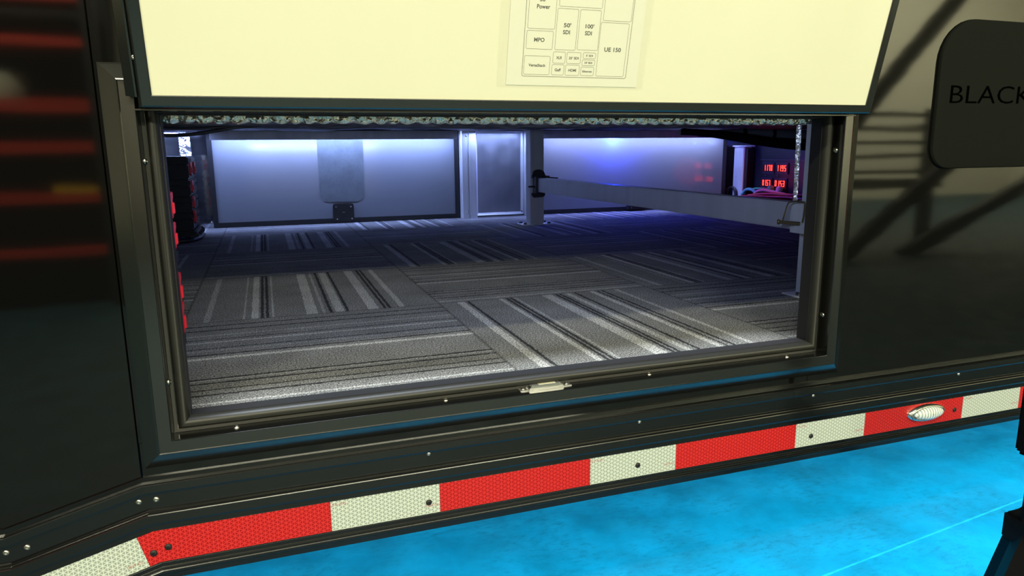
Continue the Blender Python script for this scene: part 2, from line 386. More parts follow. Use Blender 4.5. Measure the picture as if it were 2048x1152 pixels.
cn = B(); cn.lathe([(0, 0), (.11, 0), (.12, .03), (.12, .17), (.11, .20), (0, .20)], (-1.50, -4.1, 0.825), (0, 0, 1)); tag(cn.build('paint_tub', M['slat'], smooth=True), 'pale round tub on rack shelf, mirrored in black panel', 'tub')
b = B(); b.box((-1.30, -4.2, .275), (-1.05, -3.98, .335), .01); tag(b.build('yellow_tray', mat('yellow_tray', (.6, .4, .02), .5)), 'low yellow tray on rack shelf, mirrored in black panel', 'tray')
# slatted crate and braced steel stand (mirrored right)
ct = empty('slatted_crate', (5.55, -4.2, -ZO), 'pale slatted crate stack mirrored to the right of the opening', 'crate')
for z in (0.12, 0.28, 0.42, 0.55, 0.68, 0.80):
    b = B(); b.box((5.0, -4.24, z), (6.35, -4.2, z+(.10 if z < .2 else .045))); b.build('slat', M['slat'], ct)
for x in (5.1, 6.25):
    b = B(); b.box((x, -4.4, -ZO), (x+.06, -4.25, .9)); b.build('post', M['rackdark'], ct)
sf = empty('braced_steel_stand', (6.2, -3.6, -ZO), 'dark steel stand with diagonal braces mirrored in black panel', 'stand')
for (xa, za, xb, zb) in ((4.55, .72, 5.9, 2.1), (4.5, -.42, 6.2, .75), (5.2, -.42, 7.6, .55)):
    d = Vector((xb-xa, 0, zb-za)); L = d.length; ang = math.atan2(d.z, d.x)
    b = B(); b.box(((xa+xb)/2-L/2, -3.64, (za+zb)/2-.06), ((xa+xb)/2+L/2, -3.56, (za+zb)/2+.06), rot=Matrix.Rotation(-ang, 3, 'Y')); b.build('brace', M['rackdark'], sf)
for x in (4.45, 7.6):
    b = B(); b.box((x-.05, -3.66, -ZO), (x+.05, -3.56, 2.2)); b.build('upright', M['rackdark'], sf)
b = B(); b.box((4.45, -3.66, 2.1), (7.6, -3.56, 2.2)); b.build('crossbeam', M['rackdark'], sf)
# workshop flood row, and a housing for the added high row
for nm, P_, L_, tl in (('flood', FLOOD, 5.0, 'long workshop lamp row opposite the opening'), ('high', HIGH, 4.0, 'added unseen lamp row above the photographer')):
    e = empty('ceiling_light', (P_[0], P_[1]-.12, P_[2]+.1), tl, 'light')
    b = B(); b.box((P_[0]-L_/2, P_[1]-.2, P_[2]+.10), (P_[0]+L_/2, P_[1]-.05, P_[2]+.2), .01); b.build('housing', M['rackdark'], e)
    for x in (-1.5, 1.5):
        b = B(); b.box((P_[0]+x-.005, P_[1]-.13, P_[2]+.2), (P_[0]+x+.005, P_[1]-.12, 4.4)); b.build('hanger', M['steel'], e)

# ================================================================== TRAILER SIDE
TR = empty('trailer', (0.4, 0.4, -0.08), 'black trailer side with an open storage compartment and red and white tape', 'trailer')
RX0, RX1, RZ0, RZ1 = -0.257, 1.018, 0.0915, 0.6615     # outer rectangle of the opening frame
SE = -0.2622
def slab(name, rects, mt=M['gloss'], y0=0.0, y1=0.02):
    b = B()
    for (a, c, d, e) in rects: b.box((a, y0, c), (d, y1, e), .0006, 1)
    return b.build(name, mt, TR)
slab('side_panel', [(-2.6, -0.09, SE-.0009, 2.1)])
slab('side_panel', [(SE+.0009, 0.05, 0.9432, 0.130)])
b = B()
b.box((SE+.0009, 0, .1305), (RX0+.02, .02, 2.1)).box((RX0+.02, 0, RZ1-.02), (3.6, .02, 2.1)).box((RX1-.02, 0, .05), (3.6, .02, RZ1-.02)).box((.9442, 0, .05), (RX1-.02, .02, .125))
b.build('side_panel', M['gloss'], TR)

# opening frame
FR = [(0, .004), (0, -.0025), (.0025, -.004), (.0210, -.0138), (.0226, -.0144), (.0238, -.0134), (.0405, -.0132), (.0412, -.0140), (.0420, -.0128), (.0420, .018), (.0640, .018), (.0640, .042)]
b = B(); b.frame((RX0, RX1, RZ0, RZ1), FR); fr = b.build('opening_frame', M['trim'], TR)
# bulb seal running round the opening
prof = [(.0560+.0085*math.cos(t), .020-.014*math.sin(t)) for t in [math.pi*i/10 for i in range(11)]]
prof = prof+[(.0468, .0175), (.0424, .0160), (.0424, .030), (.0645, .030)]
b = B(); b.frame((RX0, RX1, RZ0, RZ1), prof+[prof[0]]); b.build('seal', M['seal'], fr, smooth=True, angle=50)
# jamb behind the seal
b = B(); b.frame((RX0, RX1, RZ0, RZ1), [(.0640, .020), (.0655, .020), (.0655, .048), (.0600, .048), (.040, .048)]); b.build('jamb', M['flat'], fr)
def screw(name, p, parent, mt, r=.0042, ax=(0, -1, 0), src=[{}]):
    key = (mt.name, r, ax)
    if key in src[0]: return inst(src[0][key], name, p, parent)
    b = B(); b.lathe([(0, -.001), (r, -.001), (r, r*.12), (r*.88, r*.35), (r*.55, r*.5), (r*.36, r*.53), (r*.30, r*.18), (0, r*.16)], p, ax, 18)
    o = b.build(name, mt, parent, smooth=True, angle=40, origin=p); src[0][key] = o; return o
for x, y, z, ax in ((RX0+.0420, .014, .533, (1, 0, 0)), (RX0+.0420, .010, .215, (1, 0, 0)), (-.1283, .006, RZ0+.0420, (0, 0, 1)), (.1982, .008, RZ0+.0420, (0, 0, 1)), (.5844, .008, RZ0+.0420, (0, 0, 1)),
                 (.8942, .007, RZ0+.0420, (0, 0, 1)), (RX1-.0420, .006, .536, (-1, 0, 0)), (RX1-.0420, .007, .2122, (-1, 0, 0))):
    screw('screw', (x, y, z), fr, M['steel'], .0052, ax)

# latch strike on the sill
ls = B(); z0 = RZ0+.0421
ls.box((.3290, .0000, z0), (.3475, .0180, z0+.0014), .0005).box((.4070, .0000, z0), (.4255, .0180, z0+.0014), .0005)
for ya, yb in ((-.0015, .0010), (.0155, .0175)):
    ls.prism([(.3440, z0), (.4100, z0), (.4085, z0+.0040), (.4040, z0+.0080), (.3990, z0+.0088), (.3540, z0+.0088), (.3500, z0+.0080), (.3455, z0+.0040)], 'y', ya, yb)
ls.box((.3500, .0000, z0+.0050), (.3640, .0170, z0+.0085), .0006).box((.3960, .0000, z0+.0050), (.4040, .0170, z0+.0085), .0006)
lo = ls.build('latch_strike', M['bright'], TR); lo['label'] = 'chrome latch strike on the sill'
b = B(); b.box((.3635, .0008, z0+.0050), (.3965, .0158, z0+.0084), .0005); b.build('insert', M['ivory'], lo)
screw('screw', (.3370, .010, z0+.0014), lo, M['steel'], .0040, (0, 0, 1)); screw('screw', (.4185, .010, z0+.0014), lo, M['steel'], .0040, (0, 0, 1))

# rub rail following the kinked lower edge
PR = [(.0775, .001), (.0775, -.0035), (.0712, -.0045), (.0708, -.0130), (.0700, -.0150), (.0690, -.0160), (.0582, -.0166), (.0550, -.0154), (.0545, -.0132),
      (.0315, -.0130), (.0311, -.0160), (.0303, -.0172), (.0285, -.0176), (.0281, -.0215), (.0272, -.0230), (.0260, -.0235), (.0130, -.0238), (.0098, -.0226), (.0090, -.0202),
      (-.0525, -.0200), (-.0530, -.0205), (-.0585, -.0205), (-.0589, -.0225), (-.0597, -.0234), (-.0615, -.0236), (-.0620, -.0262), (-.0630, -.0270), (-.0665, -.0270), (-.0690, -.0245), (-.0780, -.0235), (-.0790, -.0200), (-.0790, .001)]
path = [(3.6, 0.0), (-.2530, 0.0), (-.4290, -.0468), (-2.6, -.0468)]
def raily(path, prof):
    n_ = len(path); rings = []
    for i, (x, z) in enumerate(path):
        def nrm(a, c):
            dx, dz = a[0]-c[0], a[1]-c[1]; L = math.hypot(dx, dz); return (-dz/L, dx/L)
        ns = []
        if i > 0: ns.append(nrm(path[i-1], path[i]))
        if i < n_-1: ns.append(nrm(path[i], path[i+1]))
        if len(ns) == 2:
            mx_, mz_ = ns[0][0]+ns[1][0], ns[0][1]+ns[1][1]; L = math.hypot(mx_, mz_); mx_, mz_ = mx_/L, mz_/L
            k = 1/(mx_*ns[0][0]+mz_*ns[0][1]); nx, nz = mx_*k, mz_*k
        else: nx, nz = ns[0]
        rings.append([(x+nx*d, y, z+nz*d) for d, y in prof])
    return rings
def railseg(pth, prof, name, mt, parent):
    b = B(); b.loops(raily(pth, prof), False); return b.build(name, mt, parent)
rail = railseg(path, PR, 'rub_rail', M['rail'], TR)
# joint covers where the rail is mitred
def on_path(s_x):
    """centre line z for x"""
    if s_x > -.2530: return 0.0
    if s_x > -.4290: return (s_x+.2530)*(.0468/.176)
    return -.0468
TP = [(-.0002, -.0203), (-.0002, -.0209), (-.0506, -.0209), (-.0506, -.0203)]
TPp = TP+[TP[0]]
red, wh = .2760, .1770
edges = [0.0]
for i in range(9): edges.append(edges[-1]+(wh if i % 2 == 0 else red))
edges = [round(e, 4) for e in edges]
def tp(x0, x1, white):
    lab = 'white reflective tape segment' if white else 'red reflective tape segment'
    b = B(); b.loops(raily([(x1, 0), (x0, 0)], TPp), False); 
    o = b.build('reflective_tape', M['tapew'] if white else M['taper'], rail); o['label'] = lab; return o
for i in range(9): tp(edges[i]+.0002, edges[i+1]-.0002, i % 2 == 0)
def kinktape(pts, white):
    b = B(); b.loops(raily(pts, TPp), False); o = b.build('reflective_tape', M['tapew'] if white else M['taper'], rail)
    o['label'] = 'white reflective tape segment' if white else 'red reflective tape segment'; return o
dk = (.0468/.176)
kinktape([(-.0002, 0), (-.2530, 0), (-.2746, -.0216*dk)], False)
kinktape([(-.2750, -.0220*dk), (-.4290, -.0468), (-.60, -.0468)], True)
kinktape([(-.6003, -.0468), (-.88, -.0468)], False)
# tiny compliance print on the white segments
b = B()
for x0, x1 in ((edges[0], edges[1]), (edges[2], edges[3]), (edges[4], edges[5]), (edges[6], edges[7])):
    b = B(); addtext(b, 'DOT-C2', .021, .0036, lambda X, Y, Z, c=x1-.0135: (c+X, -.02105, -.0365+Y+.0003)); b.build('printed_text', M['inkred'], rail)
    b = B(); addtext(b, 'DOT-C2', .021, .0036, lambda X, Y, Z, c=x0+.0135: (c-X, -.02105, -.0060-Y)); b.build('printed_text', M['inkred'], rail)
b = B()
ca, sa = math.cos(math.atan(dk)), math.sin(math.atan(dk))
addtext(b, 'DOT-C2', .021, .0036, lambda X, Y, Z: (-.2751+.0138-.0165*ca+X*ca-(-.038+Y)*0+.0-(Y)*sa-.004, -.02105, -.0217*dk-.0165*sa+X*sa-.0385+Y*ca))
b.build('printed_text', M['inkred'], rail)
for x in (.162, .555, .950, 1.346): screw('screw', (x, -.0128, .0520 if x < 1 else .0505), rail, M['steel'], .0040)
for x, z in ((-.2680, .0455), (-.2450, .0455), (-.4125, .0035), (-.4380, .0005)): screw('screw', (x, -.0128, z), rail, M['steel'], .0045)
for x, z in ((.158, -.0300), (.5495, -.0285), (.9447, -.0305), (1.336, -.0275), (-.235, -.0285), (-.2552, -.0345)):
    o = screw('screw', (x, -.0205, z), rail, M['flat'], .0052)
    o['label'] = 'black screw through the tape'

# oval marker light on the tape
mc = (1.2500, -.0210, -.0210)
def oval(c, ax, az, prof, tilt=0.0, seg=40):
    ls_ = []
    for k, h in prof: ls_.append([(c[0]+ax*k*math.cos(2*math.pi*j/seg), c[1]-h, c[2]+az*k*math.sin(2*math.pi*j/seg)) for j in range(seg)])
    return ls_
b = B(); b.loops(oval(mc, .0530, .0190, [(1, -.001), (1, .002), (.95, .006), (.84, .0085), (.76, .0085), (.72, .005)]), True)
ml = b.build('marker_light', M['chrome'], TR, smooth=True, angle=60); ml['label'] = 'oval clear side light with chrome bezel'
b = B(); b.loops(oval((mc[0]+.0055, mc[1], mc[2]-.0010), .0400, .0140, [(1, .002), (1, .006), (.9, .0105), (.7, .0135), (.4, .0155), (.05, .016)]), True); b.build('lens', M['lens'], ml, smooth=True, angle=60)

# ------------------------------------------------------------------ compartment door, swung up and leaning out
DA = R(13.0); DV = Vector((0, -math.sin(DA), math.cos(DA))); DN = Vector((0, -math.cos(DA), -math.sin(DA))); DO = Vector((0, -.05, .6172))
def D(x, v, h=0.0):
    """point on the door: x along, v up the leaf, h towards the viewer"""
    q = DO+DV*v+DN*h; return (x, q.y, q.z)
DX0, DX1, DH = -.1895, .9825, .50
door = B(); door.loops([[D(DX0-.004, -.004, -.006), D(DX1+.004, -.004, -.006), D(DX1+.004, DH, -.006), D(DX0-.004, DH, -.006)], [D(DX0-.004, -.004, 0), D(DX1+.004, -.004, 0), D(DX1+.004, DH, 0), D(DX0-.004, DH, 0)]], True, True)
dr = door.build('compartment_door', M['cream'], TR); dr['label'] = 'cream inner face of the raised door'
fp = [(.0150, -.001), (.0148, .0016), (.0140, .0022), (.0020, .0022), (0, .001), (-.0010, -.003), (-.0030, -.006), (-.0030, -.022), (.0150, -.022)]
def dx(q): return D(q[0], q[2], -q[1])
b = B(); b.frame((DX0-.0150, DX1+.0150, -.0150, DH+.015), [(d, -h) for d, h in fp], xform=dx)
b.build('door_frame', M['trim'], dr)
# side flange beside the leaf (only the hinge-left one shows)
for sx, x0, x1 in ((-1, DX0-.0330, DX0-.0182),):
    b = B(); b.loops([[D(x0, -.0035, -.016), D(x0+.001, -.0035, -.012), D(x0+.0125, -.0035, -.0045), D(x1, -.0035, -.0045), D(x1, -.0035, -.022), D(x0, -.0035, -.022)],
                      [D(x0, DH, -.016), D(x0+.001, DH, -.012), D(x0+.0125, DH, -.0045), D(x1, DH, -.0045), D(x1, DH, -.022), D(x0, DH, -.022)]], True, True); b.build('door_flange', M['trim'], dr)
# hinge leaf between door and frame
b = B(); b.box((RX0+.041, -.030, .5990), (RX1-.034, -.002, .6010), .0005); b.build('hinge', M['trim'], dr)
sc = screw('screw', D(-.2047, .0457, -.0022), dr, M['steel'], .0035)

# printed packing label in a clear sleeve
LS = empty('label_sheet', D(.4, .021, .0012), 'paper packing diagram with outlined boxes in a clear sleeve on the cream door', 'sign')
def quad(b, x0, x1, v0, v1, h0, h1):
    b.loops([[D(x0, v0, h0), D(x1, v0, h0), D(x1, v1, h0), D(x0, v1, h0)], [D(x0, v0, h1), D(x1, v0, h1), D(x1, v1, h1), D(x0, v1, h1)]], True, True)
b = B(); quad(b, .2890, .5075, .0225, .300, .0006, .0009); b.build('paper', M['paper'], LS)
b = B(); quad(b, .2745, .5195, .0205, .302, .0014, .0018); b.build('sleeve', M['sleeve'], LS)
LW = .00055
def ring(b, x0, x1, v0, v1, r=.0022, lw=LW):
    out, inn = [], []
    for cx, cv, a0 in ((x1-r, v0+r, -90), (x1-r, v1-r, 0), (x0+r, v1-r, 90), (x0+r, v0+r, 180)):
        for k in range(5):
            a = R(a0+k*22.5)
            out.append(D(cx+r*math.cos(a), cv+r*math.sin(a), .00105)); inn.append(D(cx+(r-lw)*math.cos(a), cv+(r-lw)*math.sin(a), .00105))
    b.loops([out, inn], True)
b = B(); ring(b, .3128, .4872, .0352, .290, .003, .0008)
for r_ in ((.3170, .3602, .1029, .155), (.3165, .3588, .0745, .1005), (.3153, .3570, .0380, .0652), (.3624, .3963, .0746, .1328), (.3988, .4334, .0755, .1328), (.3640, .4340, .1352, .165),
           (.4372, .4848, .1188, .165), (.4345, .4825, .0380, .1166), (.3609, .3812, .0552, .0720), (.3834, .4066, .0553, .0721), (.4100, .4316, .0633, .0723), (.4093, .4312, .0530, .0619),
           (.3604, .3807, .0381, .0538), (.3827, .4062, .0381, .0538), (.4084, .4306, .0383, .0514)):
    ring(b, *r_)
b.build('printed_outline', M['inkline'], LS)
b = B()
for t_, cx, cv, w_, h_ in (("50'", .3385, .1432, .0100, .0058), ('Power', .3398, .1335, .0207, .0060), ('MPO', .3370, .0878, .0166, .0060), ('VersaStack', .3364, .0517, .0275, .0042),
                           ("50'", .3800, .1098, .0118, .0062), ('SDI', .3793, .1000, .0114, .0060), ("100'", .4165, .1098, .0142, .0062), ('SDI', .4152, .1000, .0114, .0060), ('UE 150', .4588, .0778, .0285, .0064),
                           ('XLR', .3710, .0635, .0096, .0040), ("25' SDI", .3950, .0636, .0162, .0038), ("5' SDI", .4208, .0678, .0115, .0030), ("10' SDI", .4202, .0575, .0128, .0032),
                           ('Gaff', .3704, .0458, .0100, .0042), ('HDMI', .3945, .0458, .0130, .0040), ('Ethernet', .4195, .0447, .0160, .0030)):
    b = B(); addtext(b, t_, w_, h_, lambda X, Y, Z, cx=cx, cv=cv: D(cx+X, cv+Y, .00108), weight=.028); b.build('printed_text', M['ink'], LS)

# dark rounded plate with lettering on the side, right
pl = B(); pr = .045; x0, x1, z0, z1 = 1.207, 1.60, .497, .788; k_ = []
for cx, cz, a0, rr in ((x1-pr, z0+pr, -90, pr), (x1-pr, z1-pr, 0, pr), (x0+.085, z1-.085, 90, .085), (x0+pr, z0+pr, 180, pr)):
    for j in range(9): a = R(a0+j*11.25); k_.append((cx+rr*math.cos(a), cz+rr*math.sin(a)))
cxm, czm = (x0+x1)/2, (z0+z1)/2
def shr(f, y): return [(cxm+(x-cxm)*f, y, czm+(z-czm)*f) for x, z in k_]
pl.loops([shr(1, -.0005), shr(1, -.003), shr(.99, -.0065), shr(.97, -.0075)], True, True)
po = pl.build('lettered_plate', M['plate'], smooth=True, angle=30); tag(po, 'dark rounded plate with black letters on the glossy black side', 'plate')
b = B(); addtext(b, 'BLACK', .2270, .0345, lambda X, Y, Z: (1.3530+X, -.0080-Z, .6440+Y+X*.006), thick=.0006, weight=-.012)
b.build('lettering', M['platetext'], po)

# ================================================================== COMPARTMENT INTERIOR (setting)
BW = 2.93
b = B(); b.box((-.75, .030, .130), (2.95, BW+.02, .150)); fl = b.build('floor_compartment', M['carpet']); tag(fl, 'grey striped carpet tiles on the compartment floor', kind='structure')
b = B()
NX, NY = 110, 60
g_ = []
for j in range(NY+1):
    y = .062+(BW-.062)*(j/NY)**1.6
    for i in range(NX+1):
        x = -.75+3.7*i/NX
        base = .600 if y < .5 else .600+.050*min(1, (y-.5)/2.0)
        z = base+.012*noise.noise(Vector((x*3.1, y*4.3, 1.0)))+.004*noise.noise(Vector((x*11, y*13, 4.0)))
        if y < .10: z = .6005+.003*noise.noise(Vector((x*20, 0, 2)))
        g_.append(b.bm.verts.new((x, y, z)))
for j in range(NY):
    for i in range(NX): b.face([g_[j*(NX+1)+i], g_[j*(NX+1)+i+1], g_[(j+1)*(NX+1)+i+1], g_[(j+1)*(NX+1)+i]])
tag(b.build('ceiling_compartment', M['foilunder'], smooth=True, angle=80), 'sagging foil blanket under the compartment ceiling, shade put into its colour', kind='structure')
b = B(); b.box((-.77, .03, .69), (2.97, BW+.02, .71)); tag(b.build('ceiling_deck', M['flat']), 'dark deck above the foil blanket', kind='structure')
b = B(); b.box((-.77, .03, .13), (-.75, BW+.02, .70)); tag(b.build('wall_compartment_left', M['alum']), 'aluminium left wall of the compartment', kind='structure')
b = B(); b.box((2.95, .03, .13), (2.97, BW+.02, .70)); tag(b.build('wall_compartment_right', M['board']), 'dark right wall of the compartment', kind='structure')
b = B(); b.box((-.77, BW+.002, .13), (2.97, BW+.02, .70)); tag(b.build('wall_back', M['alum_mirror']), 'aluminium sheet back wall of the compartment', kind='structure')
b = B(); b.box((-.77, .043, .13), (RX0+.063, .049, .70)).box((RX1-.063, .043, .13), (2.97, .049, .70)).box((RX0+.063, .043, .6035), (RX1-.063, .049, .70)); tag(b.build('wall_front', M['inner']), 'dark inner side of the trailer wall around the opening', kind='structure')
# bright crinkled foil edge hanging at the header
b = B(); NX = 1000
rows = [(.0610, .620), (.0580, .612), (.0565, .606), (.0555, .602), (.0550, .598), (.0550, .595), (.0555, .592), (.0575, .5895), (.0610, .5880), (.0660, .5882), (.0720, .5895), (.0800, .598), (.082, .615)]
rr = []
for a_, c_ in zip(rows, rows[1:]):
    for k in range(3): rr.append((a_[0]+(c_[0]-a_[0])*k/3, a_[1]+(c_[1]-a_[1])*k/3))
rr.append(rows[-1]); g_ = []
for j, (y, z) in enumerate(rr):
    for i in range(NX+1):
        x = -.193+1.146*i/NX
        sc_ = abs(math.sin(x*125+1.6*noise.noise(Vector((x*14, 0, 0)))))
        a = noise.noise(Vector((x*170, z*230, y*230)))*.0034+noise.noise(Vector((x*420, z*420, 7)))*.0012+(sc_*.0030 if 3 < j < 27 else 0)
        lowz = -.0030*sc_ if 15 <= j <= 30 else 0
        g_.append(b.bm.verts.new((x, y-a, z+lowz+.0010*noise.noise(Vector((x*60, j*.3, 9))))))
for j in range(len(rr)-1):
    for i in range(NX): b.face([g_[j*(NX+1)+i], g_[j*(NX+1)+i+1], g_[(j+1)*(NX+1)+i+1], g_[(j+1)*(NX+1)+i]])
fe = b.build('foil_insulation_roll', M['foil'], smooth=True, angle=80); tag(fe, 'shiny crinkled foil bubble insulation along the top of the opening', 'insulation')

# far doors (inside faces of the doors on the other side)
def far_door(name, x0, x1, lab):
    d = empty(name, ((x0+x1)/2, BW-.02, .152), lab, kind='structure')
    b = B(); b.box((x0+.02, BW-.016, .158), (x1-.02, BW-.004, .640)); b.build('door_panel', M['fardoor'], d)
    b = B(); b.frame((x0, x1, .1525, .655), [(0, BW), (0, BW-.022), (.0245, BW-.022), (.0245, BW-.012)]); b.build('door_frame', M['flat'], d)
    # light housing across the top with the glowing strip tucked behind its lip
    b = B(); b.prism([(BW-.100, .6025), (BW-.096, .6025), (BW-.096, .643), (BW-.02, .643), (BW-.02, .648), (BW-.100, .648)], 'x', x0+.022, x1-.022); b.build('light_housing', M['post'], d)
    b = B(); b.box((x0+.03, BW-.066, .636), (x1-.03, BW-.050, .640)); b.build('light_strip', M['ledstrip'], d)
    return d
d1 = far_door('door_1', -.327, 1.007, 'far door with pale gloss panel, black edge strips and a dull film patch')
d2 = far_door('door_2', 1.47, 2.835, 'far door behind the grey post, washed in blue and red light')
# film patch, latch plates
b = B(); b.prism([(.222, .640), (.222, .300), (.248, .272), (.262, .268), (.425, .266), (.462, .290), (.468, .640)], 'y', BW-.0175, BW-.0162); f1 = b.build('film_patch', M['film'], d1)
b = B(); b.prism([(x_, z_) for x_, z_ in ((.286+.012, .156), (.399-.012, .156), (.399-.003, .159), (.399, .168), (.399, .246), (.399-.003, .255), (.387, .258), (.298, .258), (.289, .255), (.286, .246), (.286, .168), (.289, .159))], 'y', BW-.030, BW-.017, .002)
lp = b.build('latch_plate', M['flat'], d1)
for x, z in ((.302, .240), (.383, .240), (.305, .174), (.386, .174)):
    b = B(); b.lathe([(0, 0), (.0052, 0), (.0045, .003), (0, .004)], (x, BW-.030, z), (0, -1, 0), 12); b.build('rivet', M['steel'], lp)
b = B(); b.box((.335, BW-.033, .208), (.350, BW-.030, .211), .0005); b.build('pull', M['handle'], lp)
b = B(); b.prism([(2.100, .160), (2.100, .186), (2.118, .184), (2.225, .168), (2.228, .160)], 'y', BW-.06, BW-.018, .002); b.build('latch_plate', M['flat'], d2)
b = B(); b.lathe([(0, 0), (.004, 0), (.0035, .003), (0, .0035)], (2.115, BW-.060, .174), (0, -1, 0), 12); b.build('rivet', M['steel'], d2)
# middle aluminium section
cp = empty('aluminium_mullion', (1.24, BW-.01, .150), 'bright aluminium channels framing a dull recessed sheet between the far doors', 'panel')
b = B(); b.prism([(1.012, BW-.012), (1.012, BW-.060), (1.018, BW-.064), (1.046, BW-.064), (1.050, BW-.056), (1.056, BW-.056), (1.060, BW-.064), (1.100, BW-.064), (1.104, BW-.060), (1.104, BW-.012)], 'z', .150, .655); b.build('channel', M['alum_bright'], cp)
b = B(); b.box((1.104, BW-.014, .150), (1.40, BW-.004, .655)); b.build('recessed_sheet', M['alum_dark'], cp)
b = B(); b.frame((1.106, 1.405, .158, .650), [(0, BW-.014), (0, BW-.022), (.003, BW-.025), (.006, BW-.022), (.014, BW-.0175), (.016, BW-.014)]); b.build('sheet_rim', M['alum_bright'], cp)
b = B(); b.prism([(1.406, BW-.012), (1.406, BW-.040), (1.412, BW-.046), (1.425, BW-.046), (1.430, BW-.038), (1.440, BW-.038), (1.444, BW-.046), (1.468, BW-.046), (1.468, BW-.012)], 'z', .150, .655); b.build('channel', M['alum_bright'], cp)
for x, z in ((1.042, .182), (1.042, .62), (1.392, .175)):
    b = B(); b.lathe([(0, 0), (.006, 0), (.005, .004), (0, .005)], (x, BW-.064 if x < 1.2 else BW-.024, z), (0, -1, 0), 12); b.build('rivet', M['steel'], cp)

# ------------------------------------------------------------------ posts and the removable bar
def hollow_post(b, x0, x1, y0, y1, z0, z1, t=.004): b.box((x0, y0, z0), (x1, y1, z1), .003)
p1 = empty('support_post', (1.285, 2.41, .150), 'grey square post standing in front of the far wall, holding the bar', 'post')
b = B(); b.box((1.248, 2.370, .1535), (1.322, 2.445, .640), .004); b.build('tube', M['post'], p1)
b = B(); b.box((1.200, 2.358, .1500), (1.370, 2.458, .1545), .0015); b.build('base_plate', M['alum_bright'], p1)
for x, y in ((1.218, 2.375), (1.352, 2.375), (1.218, 2.442), (1.352, 2.442)):
    b = B(); b.lathe([(0, 0), (.010, 0), (.010, .005), (.006, .009), (0, .010)], (x, y, .1545), (0, 0, 1), 6); b.build('bolt', M['rackdark'], p1)
# saddle bracket gripping the bar
b = B(); pts = [(1.250, .395)]+[(1.286+.037*math.cos(a), .405+.034*math.sin(a)) for a in [math.pi-math.pi*i/12 for i in range(13)]]+[(1.322, .395)]
b.prism(pts, 'y', 2.352, 2.3695, .0015)
b.box((1.258, 2.3195, .318), (1.268, 2.368, .402), .001)
b.prism([(1.250, .318), (1.322, .322), (1.322, .304), (1.308, .296), (1.262, .294), (1.250, .306)], 'y', 2.352, 2.3695, .0015)
bk = b.build('saddle_bracket', M['rackdark'], p1)
b = B(); b.tube([(1.226, 2.345, .352), (1.257, 2.345, .352)], .0045, 8, 0); b.build('locking_pin', M['rackdark'], p1)
b = B(); b.tube([(1.30, 2.335, .398), (1.372, 2.300, .394)], .004, 8, 0); b.box((1.312, 2.316, .398), (1.334, 2.336, .408), .002); b.build('wing_bolt', M['rackdark'], p1)

p2 = empty('support_post', (1.315, .395, .150), 'grey square post just inside the right side of the opening', 'post')
b = B(); b.box((1.2790, .360, .1535), (1.351, .432, .628), .004); b.build('tube', M['post'], p2)
b = B(); b.box((1.248, .345, .150), (1.375, .447, .1545), .001); b.build('base_plate', M['post'], p2)
b = B(); b.lathe([(0, 0), (.008, 0), (.008, .006), (.005, .009), (0, .010)], (1.2600, .395, .1545), (0, 0, 1), 6); b.build('bolt', M['steel'], p2)
b = B(); b.box((1.2620, .385, .318), (1.2665, .4475, .402), .001).box((1.2665, .4335, .318), (1.318, .4475, .402), .001); b.build('socket', M['post'], p2)

cb = B(); cb.box((1.2680, .4485, .3250), (1.3160, 2.3180, .3970), .003); bar = cb.build('crossbar', M['alum'], None); tag(bar, 'long rectangular aluminium bar bridging the two grey posts', 'bar')
bar.data.materials[0] = M['bar']
hp = empty('hitch_pin', (1.255, .448, .330), 'brass hitch pin with wire bail through the end of the bar', 'pin')
b = B(); b.tube([(1.240, .463, .345), (1.2615, .408, .3445)], .0045, 10, 0); b.lathe([(0, 0), (.007, 0), (.007, .004), (0, .006)], (1.240, .463, .345), (-.4, .9, 0), 12); b.build('pin_shaft', M['brass'], hp)
b = B(); b.tube([(1.244, .456, .347), (1.242, .448, .365), (1.243, .438, .395), (1.2475, .426, .402), (1.2560, .400, .402), (1.2580, .393, .398), (1.2570, .393, .37), (1.2580, .398, .349)], .0022, 8, 4); b.build('wire_bail', M['brass'], hp)

# foil-wrapped strip beside the near post
b = B(); g_ = []; NR = 90
for j in range(NR+1):
    z = .628-(.628-.330)*j/NR; wd = .016*(1-.45*j/NR)
    for i in range(7):
        t = i/6; x = 1.2790-wd*(1-t)-.0030; y = .446+.010*math.sin(t*math.pi*1.0)*-1
        nn = noise.noise(Vector((x*160, z*150, 3)))*.0035
        g_.append(b.bm.verts.new((x+nn*.5, y+nn, z)))
for j in range(NR):
    for i in range(6): b.face([g_[j*7+i], g_[j*7+i+1], g_[(j+1)*7+i+1], g_[(j+1)*7+i]])
r_ = bmesh.ops.solidify(b.bm, geom=b.bm.faces[:], thickness=.002)
tag(b.build('foil_edge_strip', M['foil'], smooth=True, angle=60), 'narrow crinkled foil strip hanging beside the near right post', 'insulation')

